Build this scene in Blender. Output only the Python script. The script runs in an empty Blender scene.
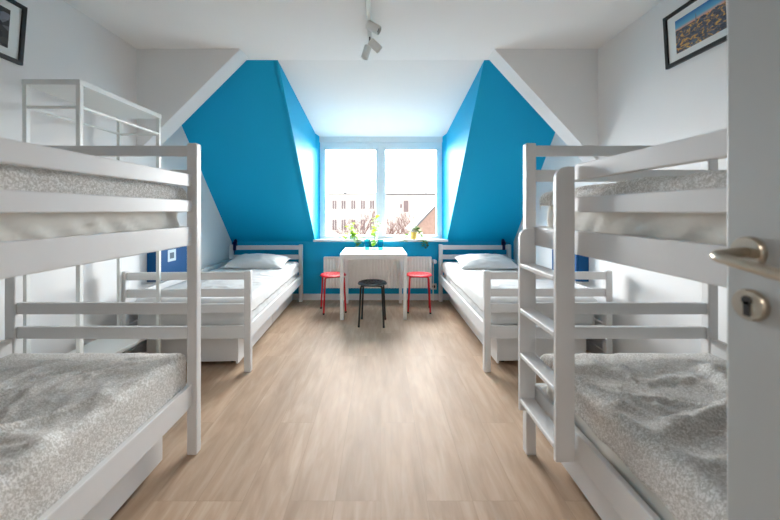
import bpy, bmesh, math, random
from mathutils import Vector, Matrix, noise

random.seed(7)
R = math.radians
C = bpy.context.scene.collection
EYE = 1.22
WL, WR = -2.05, 1.82          # side walls
YW, YN = 4.50, -0.42          # window wall, door wall
ZC = 2.58                     # ceiling

# ------------------------------------------------------------------ materials
def s2l(c):
    return tuple(((v / 12.92) if v <= 0.04045 else ((v + 0.055) / 1.055) ** 2.4) for v in c)

def mat(name, rgb, rough=0.5, metal=0.0, var=0.03, vscale=6.0, bump=0.0, bscale=40.0, spec=0.5, coat=0.0):
    m = bpy.data.materials.new(name); m.use_nodes = True
    nt = m.node_tree; N = nt.nodes; L = nt.links
    b = N['Principled BSDF']
    b.inputs['Roughness'].default_value = rough
    b.inputs['Metallic'].default_value = metal
    b.inputs['Specular IOR Level'].default_value = spec
    b.inputs['Coat Weight'].default_value = coat
    lin = s2l(rgb)
    tc = N.new('ShaderNodeTexCoord')
    no = N.new('ShaderNodeTexNoise'); no.inputs['Scale'].default_value = vscale; no.inputs['Detail'].default_value = 3
    L.new(tc.outputs['Object'], no.inputs['Vector'])
    cr = N.new('ShaderNodeValToRGB')
    cr.color_ramp.elements[0].position = 0.3; cr.color_ramp.elements[1].position = 0.7
    cr.color_ramp.elements[0].color = tuple(v * (1 - var) for v in lin) + (1,)
    cr.color_ramp.elements[1].color = tuple(min(1, v * (1 + var)) for v in lin) + (1,)
    L.new(no.outputs['Fac'], cr.inputs['Fac']); L.new(cr.outputs['Color'], b.inputs['Base Color'])
    if bump:
        n2 = N.new('ShaderNodeTexNoise'); n2.inputs['Scale'].default_value = bscale; n2.inputs['Detail'].default_value = 4
        L.new(tc.outputs['Object'], n2.inputs['Vector'])
        bp = N.new('ShaderNodeBump'); bp.inputs['Strength'].default_value = bump; bp.inputs['Distance'].default_value = 0.01
        L.new(n2.outputs['Fac'], bp.inputs['Height']); L.new(bp.outputs['Normal'], b.inputs['Normal'])
    return m

def mat_floor():
    m = bpy.data.materials.new('oak_laminate'); m.use_nodes = True
    nt = m.node_tree; N = nt.nodes; L = nt.links; b = N['Principled BSDF']
    tc = N.new('ShaderNodeTexCoord')
    mp = N.new('ShaderNodeMapping'); mp.inputs['Rotation'].default_value = (0, 0, R(90))
    L.new(tc.outputs['Object'], mp.inputs['Vector'])
    br = N.new('ShaderNodeTexBrick')
    br.inputs['Scale'].default_value = 1.0
    br.inputs['Brick Width'].default_value = 1.38; br.inputs['Row Height'].default_value = 0.193
    br.inputs['Mortar Size'].default_value = 0.0012; br.inputs['Mortar Smooth'].default_value = 0.6
    br.inputs['Bias'].default_value = 0.0
    br.offset = 0.37; br.offset_frequency = 3
    br.inputs['Color1'].default_value = (0, 0, 0, 1); br.inputs['Color2'].default_value = (1, 1, 1, 1)
    br.inputs['Mortar'].default_value = (0.5, 0.5, 0.5, 1)
    L.new(mp.outputs['Vector'], br.inputs['Vector'])
    # offset the grain from board to board
    vm = N.new('ShaderNodeVectorMath'); vm.operation = 'MULTIPLY_ADD'
    L.new(br.outputs['Color'], vm.inputs[0]); vm.inputs[1].default_value = (3.1, 7.7, 0); L.new(tc.outputs['Object'], vm.inputs[2])
    st = N.new('ShaderNodeMapping'); st.inputs['Scale'].default_value = (11, 1.5, 1)
    L.new(vm.outputs[0], st.inputs['Vector'])
    g1 = N.new('ShaderNodeTexNoise'); g1.inputs['Scale'].default_value = 2.0; g1.inputs['Detail'].default_value = 7; g1.inputs['Roughness'].default_value = 0.62; g1.inputs['Distortion'].default_value = 0.6
    L.new(st.outputs['Vector'], g1.inputs['Vector'])
    st2 = N.new('ShaderNodeMapping'); st2.inputs['Scale'].default_value = (4.5, 1.1, 1)
    L.new(vm.outputs[0], st2.inputs['Vector'])
    g2 = N.new('ShaderNodeTexNoise'); g2.inputs['Scale'].default_value = 1.3; g2.inputs['Detail'].default_value = 3; g2.inputs['Distortion'].default_value = 1.2
    L.new(st2.outputs['Vector'], g2.inputs['Vector'])
    cr = N.new('ShaderNodeValToRGB'); e = cr.color_ramp.elements
    e[0].position = 0.28; e[0].color = s2l((0.635, 0.53, 0.44)) + (1,)
    e[1].position = 0.72; e[1].color = s2l((0.745, 0.655, 0.57)) + (1,)
    x = e.new(0.5); x.color = s2l((0.695, 0.593, 0.50)) + (1,)
    L.new(g1.outputs['Fac'], cr.inputs['Fac'])
    cr2 = N.new('ShaderNodeValToRGB'); e = cr2.color_ramp.elements
    e[0].position = 0.3; e[0].color = (0.86, 0.85, 0.84, 1); e[1].position = 0.65; e[1].color = (1.05, 1.05, 1.05, 1)
    L.new(g2.outputs['Fac'], cr2.inputs['Fac'])
    mx = N.new('ShaderNodeMix'); mx.data_type = 'RGBA'; mx.blend_type = 'MULTIPLY'; mx.inputs['Factor'].default_value = 1
    L.new(cr.outputs['Color'], mx.inputs['A']); L.new(cr2.outputs['Color'], mx.inputs['B'])
    # board tone
    cr3 = N.new('ShaderNodeValToRGB'); e = cr3.color_ramp.elements
    e[0].color = (0.93, 0.92, 0.91, 1); e[1].color = (1.04, 1.04, 1.04, 1)
    L.new(br.outputs['Color'], cr3.inputs['Fac'])
    mx2 = N.new('ShaderNodeMix'); mx2.data_type = 'RGBA'; mx2.blend_type = 'MULTIPLY'; mx2.inputs['Factor'].default_value = 1
    L.new(mx.outputs['Result'], mx2.inputs['A']); L.new(cr3.outputs['Color'], mx2.inputs['B'])
    # joints
    mx3 = N.new('ShaderNodeMix'); mx3.data_type = 'RGBA'; mx3.inputs['B'].default_value = s2l((0.50, 0.40, 0.31)) + (1,)
    mf = N.new('ShaderNodeMath'); mf.operation = 'MULTIPLY'; mf.inputs[1].default_value = 0.55
    L.new(br.outputs['Fac'], mf.inputs[0]); L.new(mf.outputs[0], mx3.inputs['Factor'])
    L.new(mx2.outputs['Result'], mx3.inputs['A'])
    L.new(mx3.outputs['Result'], b.inputs['Base Color'])
    rr = N.new('ShaderNodeMapRange'); rr.inputs['To Min'].default_value = 0.48; rr.inputs['To Max'].default_value = 0.62
    L.new(g1.outputs['Fac'], rr.inputs['Value']); L.new(rr.outputs['Result'], b.inputs['Roughness'])
    b.inputs['Specular IOR Level'].default_value = 0.42
    bp = N.new('ShaderNodeBump'); bp.inputs['Strength'].default_value = 0.12; bp.inputs['Distance'].default_value = 0.004
    L.new(g1.outputs['Fac'], bp.inputs['Height']); L.new(bp.outputs['Normal'], b.inputs['Normal'])
    return m

def mat_pattern():
    """grey-beige cotton printed with a dense small white squiggle"""
    m = bpy.data.materials.new('printed_cotton'); m.use_nodes = True
    nt = m.node_tree; N = nt.nodes; L = nt.links; b = N['Principled BSDF']
    tc = N.new('ShaderNodeTexCoord')
    no = N.new('ShaderNodeTexNoise'); no.inputs['Scale'].default_value = 150; no.inputs['Detail'].default_value = 1.5; no.inputs['Distortion'].default_value = 1.6
    L.new(tc.outputs['UV'], no.inputs['Vector'])
    vo = N.new('ShaderNodeTexVoronoi'); vo.feature = 'DISTANCE_TO_EDGE'; vo.inputs['Scale'].default_value = 105
    L.new(tc.outputs['UV'], vo.inputs['Vector'])
    cr = N.new('ShaderNodeValToRGB'); e = cr.color_ramp.elements
    e[0].position = 0.47; e[0].color = s2l((0.755, 0.74, 0.715)) + (1,)
    e[1].position = 0.56; e[1].color = s2l((0.93, 0.925, 0.915)) + (1,)
    L.new(no.outputs['Fac'], cr.inputs['Fac'])
    cv = N.new('ShaderNodeValToRGB'); e = cv.color_ramp.elements
    e[0].position = 0.02; e[0].color = (0.86, 0.86, 0.86, 1); e[1].position = 0.10; e[1].color = (1, 1, 1, 1)
    L.new(vo.outputs['Distance'], cv.inputs['Fac'])
    mx = N.new('ShaderNodeMix'); mx.data_type = 'RGBA'; mx.blend_type = 'MULTIPLY'; mx.inputs['Factor'].default_value = 0.8
    L.new(cr.outputs['Color'], mx.inputs['A']); L.new(cv.outputs['Color'], mx.inputs['B'])
    L.new(mx.outputs['Result'], b.inputs['Base Color'])
    b.inputs['Roughness'].default_value = 0.85; b.inputs['Specular IOR Level'].default_value = 0.2
    b.inputs['Sheen Weight'].default_value = 0.15
    return m

def mat_glass(name, tint=(1, 1, 1), gloss=0.06):
    m = bpy.data.materials.new(name); m.use_nodes = True
    nt = m.node_tree; N = nt.nodes; L = nt.links
    N.remove(N['Principled BSDF']); out = N['Material Output']
    t = N.new('ShaderNodeBsdfTransparent'); t.inputs['Color'].default_value = tuple(tint) + (1,)
    g = N.new('ShaderNodeBsdfGlossy'); g.inputs['Roughness'].default_value = 0.03
    fr = N.new('ShaderNodeLayerWeight'); fr.inputs['Blend'].default_value = gloss
    mx = N.new('ShaderNodeMixShader')
    L.new(fr.outputs['Fresnel'], mx.inputs['Fac']); L.new(t.outputs[0], mx.inputs[1]); L.new(g.outputs[0], mx.inputs[2])
    L.new(mx.outputs[0], out.inputs['Surface'])
    return m

def mat_city():
    """dusk city print: blue sky, orange horizon, dark roofs with yellow street lights (object space: x width, z height, 0..1)"""
    m = bpy.data.materials.new('city_print'); m.use_nodes = True
    nt = m.node_tree; N = nt.nodes; L = nt.links; b = N['Principled BSDF']
    b.inputs['Roughness'].default_value = 0.4
    tc = N.new('ShaderNodeTexCoord'); sp = N.new('ShaderNodeSeparateXYZ'); L.new(tc.outputs['UV'], sp.inputs[0])
    sky = N.new('ShaderNodeValToRGB'); e = sky.color_ramp.elements
    e[0].position = 0.66; e[0].color = s2l((0.95, 0.62, 0.32)) + (1,)
    e[1].position = 0.98; e[1].color = s2l((0.10, 0.42, 0.66)) + (1,)
    x = e.new(0.78); x.color = s2l((0.36, 0.66, 0.80)) + (1,)
    L.new(sp.outputs['Y'], sky.inputs['Fac'])
    vo = N.new('ShaderNodeTexVoronoi'); vo.inputs['Scale'].default_value = 18
    mp = N.new('ShaderNodeMapping'); mp.inputs['Scale'].default_value = (1, 1.6, 1); L.new(tc.outputs['UV'], mp.inputs['Vector']); L.new(mp.outputs[0], vo.inputs['Vector'])
    roof = N.new('ShaderNodeValToRGB'); e = roof.color_ramp.elements
    e[0].color = s2l((0.10, 0.14, 0.22)) + (1,); e[1].color = s2l((0.36, 0.40, 0.46)) + (1,)
    L.new(vo.outputs['Color'], roof.inputs['Fac'])
    no = N.new('ShaderNodeTexNoise'); no.inputs['Scale'].default_value = 11; no.inputs['Detail'].default_value = 5; no.inputs['Distortion'].default_value = 1.5
    L.new(tc.outputs['UV'], no.inputs['Vector'])
    lt = N.new('ShaderNodeValToRGB'); e = lt.color_ramp.elements
    e[0].position = 0.52; e[0].color = (0, 0, 0, 1); e[1].position = 0.64; e[1].color = (1, 1, 1, 1)
    L.new(no.outputs['Fac'], lt.inputs['Fac'])
    mx = N.new('ShaderNodeMix'); mx.data_type = 'RGBA'; mx.inputs['B'].default_value = s2l((0.88, 0.66, 0.30)) + (1,)
    L.new(lt.outputs['Color'], mx.inputs['Factor']); L.new(roof.outputs['Color'], mx.inputs['A'])
    ma = N.new('ShaderNodeMath'); ma.operation = 'MULTIPLY_ADD'; ma.inputs[1].default_value = 0.12; L.new(no.outputs['Fac'], ma.inputs[0]); L.new(sp.outputs['Y'], ma.inputs[2])
    gt = N.new('ShaderNodeMath'); gt.operation = 'GREATER_THAN'; gt.inputs[1].default_value = 0.74; L.new(ma.outputs[0], gt.inputs[0])
    m2 = N.new('ShaderNodeMix'); m2.data_type = 'RGBA'; L.new(gt.outputs[0], m2.inputs['Factor'])
    L.new(mx.outputs['Result'], m2.inputs['A']); L.new(sky.outputs['Color'], m2.inputs['B'])
    L.new(m2.outputs['Result'], b.inputs['Base Color'])
    return m

def mat_darkprint():
    m = bpy.data.materials.new('dark_print'); m.use_nodes = True
    nt = m.node_tree; N = nt.nodes; L = nt.links; b = N['Principled BSDF']
    b.inputs['Roughness'].default_value = 0.4
    tc = N.new('ShaderNodeTexCoord')
    vo = N.new('ShaderNodeTexVoronoi'); vo.inputs['Scale'].default_value = 7; vo.inputs['Randomness'].default_value = 0.8
    L.new(tc.outputs['UV'], vo.inputs['Vector'])
    cr = N.new('ShaderNodeValToRGB'); e = cr.color_ramp.elements
    e[0].position = 0.15; e[0].color = s2l((0.07, 0.09, 0.12)) + (1,)
    e[1].position = 0.95; e[1].color = s2l((0.62, 0.64, 0.70)) + (1,)
    x = e.new(0.55); x.color = s2l((0.26, 0.25, 0.22)) + (1,)
    L.new(vo.outputs['Color'], cr.inputs['Fac']); L.new(cr.outputs['Color'], b.inputs['Base Color'])
    return m

M = {}
M['wall'] = mat('white_wall_paint', (0.90, 0.90, 0.90), 0.75, var=0.008, vscale=2, bump=0.03, bscale=120, spec=0.3)
M['ceil'] = mat('white_ceiling_paint', (0.94, 0.935, 0.93), 0.85, var=0.008, vscale=2, bump=0.02, bscale=120, spec=0.2)
M['blue'] = mat('azure_wall_paint', (0.0, 0.655, 0.84), 0.55, var=0.015, vscale=2, bump=0.02, bscale=120, spec=0.25)
M['white'] = mat('white_lacquered_wood', (0.845, 0.845, 0.845), 0.38, var=0.012, vscale=9, bump=0.02, bscale=90)
M['trim'] = mat('white_trim', (0.90, 0.90, 0.90), 0.35, var=0.01)
M['pvc'] = mat('white_window_plastic', (0.90, 0.92, 0.93), 0.30, var=0.01)
M['steel'] = mat('white_powder_coat', (0.86, 0.87, 0.86), 0.35, var=0.01)
M['door'] = mat('grey_white_door', (0.66, 0.675, 0.675), 0.5, var=0.01)
M['nickel'] = mat('brushed_nickel', (0.72, 0.68, 0.62), 0.28, metal=1.0, var=0.05, vscale=60)
M['dark'] = mat('dark_slot', (0.03, 0.03, 0.03), 0.6)
M['black'] = mat('black_powder_coat', (0.055, 0.055, 0.06), 0.35, var=0.05)
M['red'] = mat('red_powder_coat', (0.80, 0.08, 0.14), 0.32, var=0.04)
M['frame'] = mat('black_picture_frame', (0.05, 0.05, 0.055), 0.4, var=0.05)
M['mount'] = mat('white_mount_card', (0.90, 0.91, 0.90), 0.8, var=0.01)
M['sheet'] = mat('cream_fitted_sheet', (0.91, 0.895, 0.865), 0.85, var=0.02, vscale=5, bump=0.10, bscale=18, spec=0.2)
M['linen'] = mat('white_bed_linen', (0.82, 0.82, 0.815), 0.85, var=0.015, vscale=8, bump=0.08, bscale=22, spec=0.2)
M['navy'] = mat('navy_plastic', (0.03, 0.06, 0.30), 0.35, var=0.05)
M['locker'] = mat('blue_locker_lacquer', (0.0, 0.29, 0.50), 0.45, var=0.02, spec=0.25)
M['card'] = mat('pale_card', (0.74, 0.82, 0.86), 0.6)
M['ink'] = mat('grey_print', (0.30, 0.38, 0.44), 0.6)
M['rad'] = mat('radiator_enamel', (0.96, 0.95, 0.93), 0.3, var=0.01)
M['table'] = mat('white_table_lacquer', (0.93, 0.93, 0.92), 0.35, var=0.01)
M['teal'] = mat_glass('teal_glass', (0.42, 0.86, 0.90), 0.12)
M['clear'] = mat_glass('clear_glass', (0.86, 0.93, 0.92), 0.15)
M['pane'] = mat_glass('window_glass', (0.985, 0.99, 0.99), 0.03)
M['leaf'] = mat('fresh_green_leaf', (0.52, 0.66, 0.16), 0.45, var=0.25, vscale=25)
M['leafd'] = mat('deep_green_leaf', (0.30, 0.47, 0.20), 0.45, var=0.25, vscale=25)
for k_ in ('leaf', 'leafd'):
    nt_ = M[k_].node_tree; b_ = nt_.nodes['Principled BSDF']
    tr_ = nt_.nodes.new('ShaderNodeBsdfTranslucent'); ms_ = nt_.nodes.new('ShaderNodeMixShader'); ms_.inputs['Fac'].default_value = .5
    nt_.links.new(b_.inputs['Base Color'].links[0].from_socket, tr_.inputs['Color'])
    nt_.links.new(b_.outputs[0], ms_.inputs[1]); nt_.links.new(tr_.outputs[0], ms_.inputs[2])
    nt_.links.new(ms_.outputs[0], nt_.nodes['Material Output'].inputs['Surface'])
M['pot'] = mat('ochre_plant_pot', (0.80, 0.68, 0.32), 0.5)
M['soil'] = mat('soil', (0.20, 0.15, 0.11), 0.9)
M['pattern'] = mat_pattern()
M['floor'] = mat_floor()
M['city'] = mat_city()
M['darkprint'] = mat_darkprint()
M['facade'] = mat('pale_render', (0.90, 0.89, 0.88), 0.9, var=0.03, vscale=0.4)
M['opane'] = mat('street_window_glass', (0.55, 0.50, 0.51), 0.6, var=0.12, vscale=0.8)
M['brick'] = mat('pink_brick', (0.74, 0.62, 0.57), 0.9, var=0.08, vscale=3)
M['roof'] = mat('grey_roof_sheet', (0.48, 0.49, 0.51), 0.8, var=0.08)
M['bark'] = mat('reddish_bark', (0.47, 0.37, 0.35), 0.9, var=0.1)
M['fir'] = mat('fir_needles', (0.50, 0.55, 0.48), 0.9, var=0.1)
M['ground'] = mat('pale_paving', (0.42, 0.42, 0.41), 0.9, var=0.06, vscale=0.3)

# ------------------------------------------------------------------ mesh helpers
class MB:
    def __init__(s): s.bm = bmesh.new(); s.round = False
    def box(s, x0, x1, y0, y1, z0, z1, bev=0.0, seg=2):
        x0, x1 = min(x0, x1), max(x0, x1); y0, y1 = min(y0, y1), max(y0, y1)
        r = bmesh.ops.create_cube(s.bm, size=1)
        vs = r['verts']
        for v in vs:
            v.co = Vector(((x0 + x1) / 2 + v.co.x * (x1 - x0), (y0 + y1) / 2 + v.co.y * (y1 - y0), (z0 + z1) / 2 + v.co.z * (z1 - z0)))
        if bev:
            es = list({e for v in vs for e in v.link_edges})
            bmesh.ops.bevel(s.bm, geom=es, offset=bev, segments=seg, affect='EDGES', profile=0.5)
        return s
    def tube(s, pts, r, n=10, caps=True):
        s.round = True
        pts = [Vector(p) for p in pts]; rings = []
        up = None
        for i, p in enumerate(pts):
            d = ((pts[min(i + 1, len(pts) - 1)] - p).normalized() + (p - pts[max(i - 1, 0)]).normalized()).normalized()
            if up is None:
                up = d.orthogonal().normalized()
            else:
                up = (up - d * up.dot(d)).normalized()
            q = d.cross(up)
            rr = r[i] if isinstance(r, (list, tuple)) else r
            rings.append([s.bm.verts.new(p + (up * math.cos(a) + q * math.sin(a)) * rr) for a in [2 * math.pi * k / n for k in range(n)]])
        for a, b in zip(rings, rings[1:]):
            for k in range(n):
                s.bm.faces.new((a[k], a[(k + 1) % n], b[(k + 1) % n], b[k]))
        if caps:
            s.bm.faces.new(list(reversed(rings[0]))); s.bm.faces.new(rings[-1])
        return s
    def lathe(s, prof, n=32, origin=(0, 0, 0), axis=(0, 0, 1)):
        s.round = True
        o = Vector(origin); q = Vector((0, 0, 1)).rotation_difference(Vector(axis))
        rings = []
        for r, z in prof:
            if r < 1e-6: rings.append([s.bm.verts.new(o + q @ Vector((0, 0, z)))])
            else: rings.append([s.bm.verts.new(o + q @ Vector((r * math.cos(2 * math.pi * k / n), r * math.sin(2 * math.pi * k / n), z))) for k in range(n)])
        for a, b in zip(rings, rings[1:]):
            for k in range(n):
                k2 = (k + 1) % n
                if len(a) == 1 and len(b) == 1: continue
                if len(a) == 1: s.bm.faces.new((a[0], b[k2], b[k]))
                elif len(b) == 1: s.bm.faces.new((a[k], a[k2], b[0]))
                else: s.bm.faces.new((a[k], a[k2], b[k2], b[k]))
        return s
    def prism(s, poly, vec):
        """poly: 3-D points of one face; vec: extrusion"""
        a = [s.bm.verts.new(Vector(p)) for p in poly]; b = [s.bm.verts.new(Vector(p) + Vector(vec)) for p in poly]
        s.bm.faces.new(a); s.bm.faces.new(list(reversed(b)))
        n = len(poly)
        for k in range(n): s.bm.faces.new((a[k], b[k], b[(k + 1) % n], a[(k + 1) % n]))
        return s
    def hull(s, pts, faces):
        v = [s.bm.verts.new(Vector(p)) for p in pts]
        for f in faces: s.bm.faces.new([v[i] for i in f])
        return s
    def build(s, name, m, parent=None, smooth=False, loc=None, rot=None, uv=None):
        bmesh.ops.recalc_face_normals(s.bm, faces=s.bm.faces)
        me = bpy.data.meshes.new(name)
        if uv:
            lay = s.bm.loops.layers.uv.new('UVMap')
            for f in s.bm.faces:
                for l in f.loops: l[lay].uv = uv(l.vert.co)
        s.bm.to_mesh(me); s.bm.free()
        me.materials.append(m)
        if smooth and (s.round or smooth == 'all'):
            for p in me.polygons: p.use_smooth = True
            if smooth != 'all':
                me.set_sharp_from_angle(angle=R(35))
        o = bpy.data.objects.new(name, me); C.objects.link(o)
        if parent is not None: o.parent = parent
        if loc: o.location = loc
        if rot: o.rotation_euler = rot
        return o

def tag(o, label=None, cat=None, group=None, kind=None):
    if label: o['label'] = label
    if cat: o['category'] = cat
    if group: o['group'] = group
    if kind: o['kind'] = kind
    return o

def thing(name, label, cat, loc=(0, 0, 0), rz=0.0, group=None):
    o = bpy.data.objects.new(name, None); C.objects.link(o)
    o.empty_display_size = 0.1
    o.location = loc; o.rotation_euler = (0, 0, rz)
    return tag(o, label, cat, group)

def dup(root, loc, rz, label, group=None):
    r = root.copy(); C.objects.link(r); r.location = loc; r.rotation_euler = (0, 0, rz); r['label'] = label
    if group: r['group'] = group
    for ch in root.children:
        c = ch.copy(); C.objects.link(c); c.parent = r
        for g in ch.children:
            d = g.copy(); C.objects.link(d); d.parent = c
    return r

def struct(name, mb, m, label, cat):
    return tag(mb.build(name, m), label, cat, kind='structure')

def arc(p, q, c, n=5):
    """quadratic bend p -> q with control c"""
    p, q, c = Vector(p), Vector(q), Vector(c)
    return [(p * (1 - t) ** 2 + c * 2 * t * (1 - t) + q * t * t) for t in [k / n for k in range(n + 1)]]

# ------------------------------------------------------------------ room shell
HY = -2.2   # far end of the hallway behind the doorway
struct('floor', MB().box(WL - .1, WR + .1, HY, 4.62, -0.1, 0), M['floor'], 'light oak laminate floor boards running to the window', 'floor')
struct('ceiling', MB().box(WL - .1, WR + .1, HY, 2.956, ZC, ZC + .12), M['ceil'], 'flat white ceiling over the bunk beds', 'ceiling')
struct('wall_left', MB().box(WL - .1, WL, YN, 4.62, 0, ZC), M['wall'], 'white wall on the left side of the dormitory', 'wall')
struct('wall_right', MB().box(WR, WR + .1, YN, 4.62, 0, ZC), M['wall'], 'white wall on the right side of the dormitory', 'wall')
# window wall below the sill
struct('wall_window', MB().box(WL, WR, YW, YW + .2, 0, .80), M['blue'], 'low blue wall under the window sill', 'wall')
# sloped roof wedges
Y0 = 2.956
def wedge(x0, x1):
    return MB().prism([(x0, Y0, ZC), (x0, YW, .80), (x0, YW + .2, .80), (x0, YW + .2, ZC + .12), (x0, Y0, ZC + .12)], (x1 - x0, 0, 0))
struct('ceiling_slope_left', wedge(WL, -.955), M['blue'], 'bright blue sloping ceiling left of the window', 'ceiling')
struct('ceiling_slope_right', wedge(.965, WR), M['blue'], 'bright blue sloping ceiling right of the window', 'ceiling')
ZD = 2.262
def zc(y): return ZC + (ZD - ZC) * (y - Y0) / (4.62 - Y0)
def cheek(side):
    s = side
    xi = lambda y: s * (0.930 + (0.900 - 0.930) * (y - Y0) / (YW - Y0)) if y <= YW else s * (0.900 - 0.042 * (y - YW) / .12)
    pts = [(Y0, ZC), (YW, .80), (4.62, .80), (4.70, .80), (4.70, zc(4.70)), (4.62, zc(4.62)), (YW, zc(YW))]
    xs = [xi(Y0), xi(YW), xi(4.62), xi(4.62), xi(4.62), xi(4.62), xi(YW)]
    xo = s * .97
    P = [(x, y, z) for x, (y, z) in zip(xs, pts)] + [(xo, y, z) for y, z in pts]
    F = [(0, 1, 6), (1, 2, 5, 6), (2, 3, 4, 5), tuple(range(13, 6, -1))] + [(k, 7 + k, 7 + (k + 1) % 7, (k + 1) % 7) for k in range(7)]
    return MB().hull(P, F)
struct('wall_cheek_left', cheek(-1), M['blue'], 'narrow blue dormer cheek on the left of the window', 'wall')
struct('wall_cheek_right', cheek(1), M['blue'], 'narrow blue dormer cheek on the right of the window', 'wall')
struct('ceiling_dormer', MB().prism([(-.97, Y0, ZC), (-.97, 4.72, zc(4.72)), (-.97, 4.72, ZC + .12), (-.97, Y0, ZC + .12)], (1.94, 0, 0)), M['ceil'], 'white dormer ceiling running down to the window head', 'ceiling')
struct('wall_lintel', MB().box(-.97, .97, 4.605, 4.72, 2.188, 2.32), M['wall'], 'slim pale band between window head and dormer ceiling', 'wall')
# diagonal spandrels
def spandrel(xw, xt, zb):
    return MB().prism([(xw, 2.75, ZC), (xt, 2.75, ZC), (xw, 2.75, zb)], (0, .17, 0))
struct('wall_spandrel_left', spandrel(WL, -1.18, 1.71), M['wall'], 'white triangular wall piece left, cut off at a diagonal', 'wall')
struct('wall_spandrel_right', spandrel(WR, .95, 1.63), M['wall'], 'white triangular wall piece right, cut off at a diagonal', 'wall')
# door wall and hall
DX0, DX1, DH = -.34, .665, 2.06
struct('wall_door', MB().box(WL, DX0, YN - .12, YN, 0, ZC).box(DX1, WR, YN - .12, YN, 0, ZC).box(DX0, DX1, YN - .12, YN, DH, ZC), M['wall'], 'white wall with the doorway, behind the viewer', 'wall')
struct('wall_hall', MB().box(WL - .1, WR + .1, HY - .1, HY, 0, ZC).box(WL - .1, WL, HY, YN, 0, ZC).box(WR, WR + .1, HY, YN, 0, ZC), M['wall'], 'white hallway walls beyond the doorway', 'wall')
# baseboards
struct('baseboard_back', MB().box(WL, WR, YW - .014, YW, 0, .085, .003), M['trim'], 'white baseboard along the blue window wall', 'baseboard')
struct('baseboard_left', MB().box(WL, WL + .014, YN, YW - .014, 0, .085, .003), M['trim'], 'white baseboard along the left wall', 'baseboard')
struct('baseboard_right', MB().box(WR - .014, WR, YN, YW - .014, 0, .085, .003), M['trim'], 'white baseboard along the right wall', 'baseboard')

# window
win = thing('window_1', 'wide white double casement window in the dormer', 'window', (0, 4.62, 0)); win['kind'] = 'structure'
ZB, ZT = .795, 2.188
WX0, WX1 = -.861, .861
fm = MB()
fm.box(WX0, WX1, 0, .07, ZT - .045, ZT, .004).box(WX0, WX1, 0, .07, ZB, ZB + .04, .004)
fm.box(WX0, WX0 + .04, 0, .07, ZB + .04, ZT - .045, .004).box(WX1 - .04, WX1, 0, .07, ZB + .04, ZT - .045, .004)
fm.box(-.035, .026, 0, .07, ZB + .04, ZT - .045, .004)
fm.build('frame', M['pvc'], win)
for a, b in ((WX0 + .04, -.035), (.026, WX1 - .04)):
    sm = MB(); z0, z1 = ZB + .04, ZT - .045; t = .042
    sm.box(a, b, -.015, .045, z1 - .06, z1, .004).box(a, b, -.015, .045, z0, z0 + t, .004)
    sm.box(a, a + t, -.015, .045, z0 + t, z1 - .06, .004).box(b - t, b, -.015, .045, z0 + t, z1 - .06, .004)
    so = sm.build('sash', M['pvc'], win)
    MB().box(a + t - .006, b - t + .006, .012, .018, z0 + t - .006, z1 - .054).build('pane', M['pane'], so)
MB().box(-.925, .915, YW - .035, 4.604, .80, .832, .006).build('window_sill', M['trim'], win, loc=(0, -4.62, 0))

# ------------------------------------------------------------------ door
dr = thing('door_1', 'open grey-white door leaf at the right edge', 'door', (.62, -.34, 0)); dr['kind'] = 'structure'
MB().box(0, .04, 0, .93, .006, 2.03, .004).build('leaf', M['door'], dr)
ry, rz_ = .891, 1.151
hm = MB().lathe([(0, 0), (.026, 0), (.026, .006), (.024, .009), (.0, .009)], 28, (0, ry, rz_), (-1, 0, 0)).build('handle_rose', M['nickel'], dr, smooth=True)
lev = [(-.006, ry, rz_), (-.05, ry, rz_ - .004)] + arc((-.05, ry, rz_ - .004), (-.066, ry - .018, rz_ - .008), (-.066, ry - .002, rz_ - .006), 4)[1:] + [(-.066, ry - .07, rz_ - .016), (-.066, ry - .135, rz_ - .026)]
MB().tube(lev, .0085, 12).build('lever', M['nickel'], hm, smooth=True)
km = MB().lathe([(0, 0), (.026, 0), (.026, .006), (.024, .009), (.0, .009)], 28, (0, ry - .003, 1.063), (-1, 0, 0)).build('keyhole_plate', M['nickel'], dr, smooth=True)
k2 = MB().lathe([(0, 0), (.0075, 0), (.0075, .0015), (0, .0015)], 16, (-.009, ry - .003, 1.071), (-1, 0, 0))
k2.box(-.0105, -.009, ry - .003 - .0045, ry - .003 + .0045, 1.045, 1.069)
k2.build('keyhole', M['dark'], km)

# ------------------------------------------------------------------ cloth helpers
def ridged(p):
    return 1 - abs(noise.noise(p)) * 2

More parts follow.
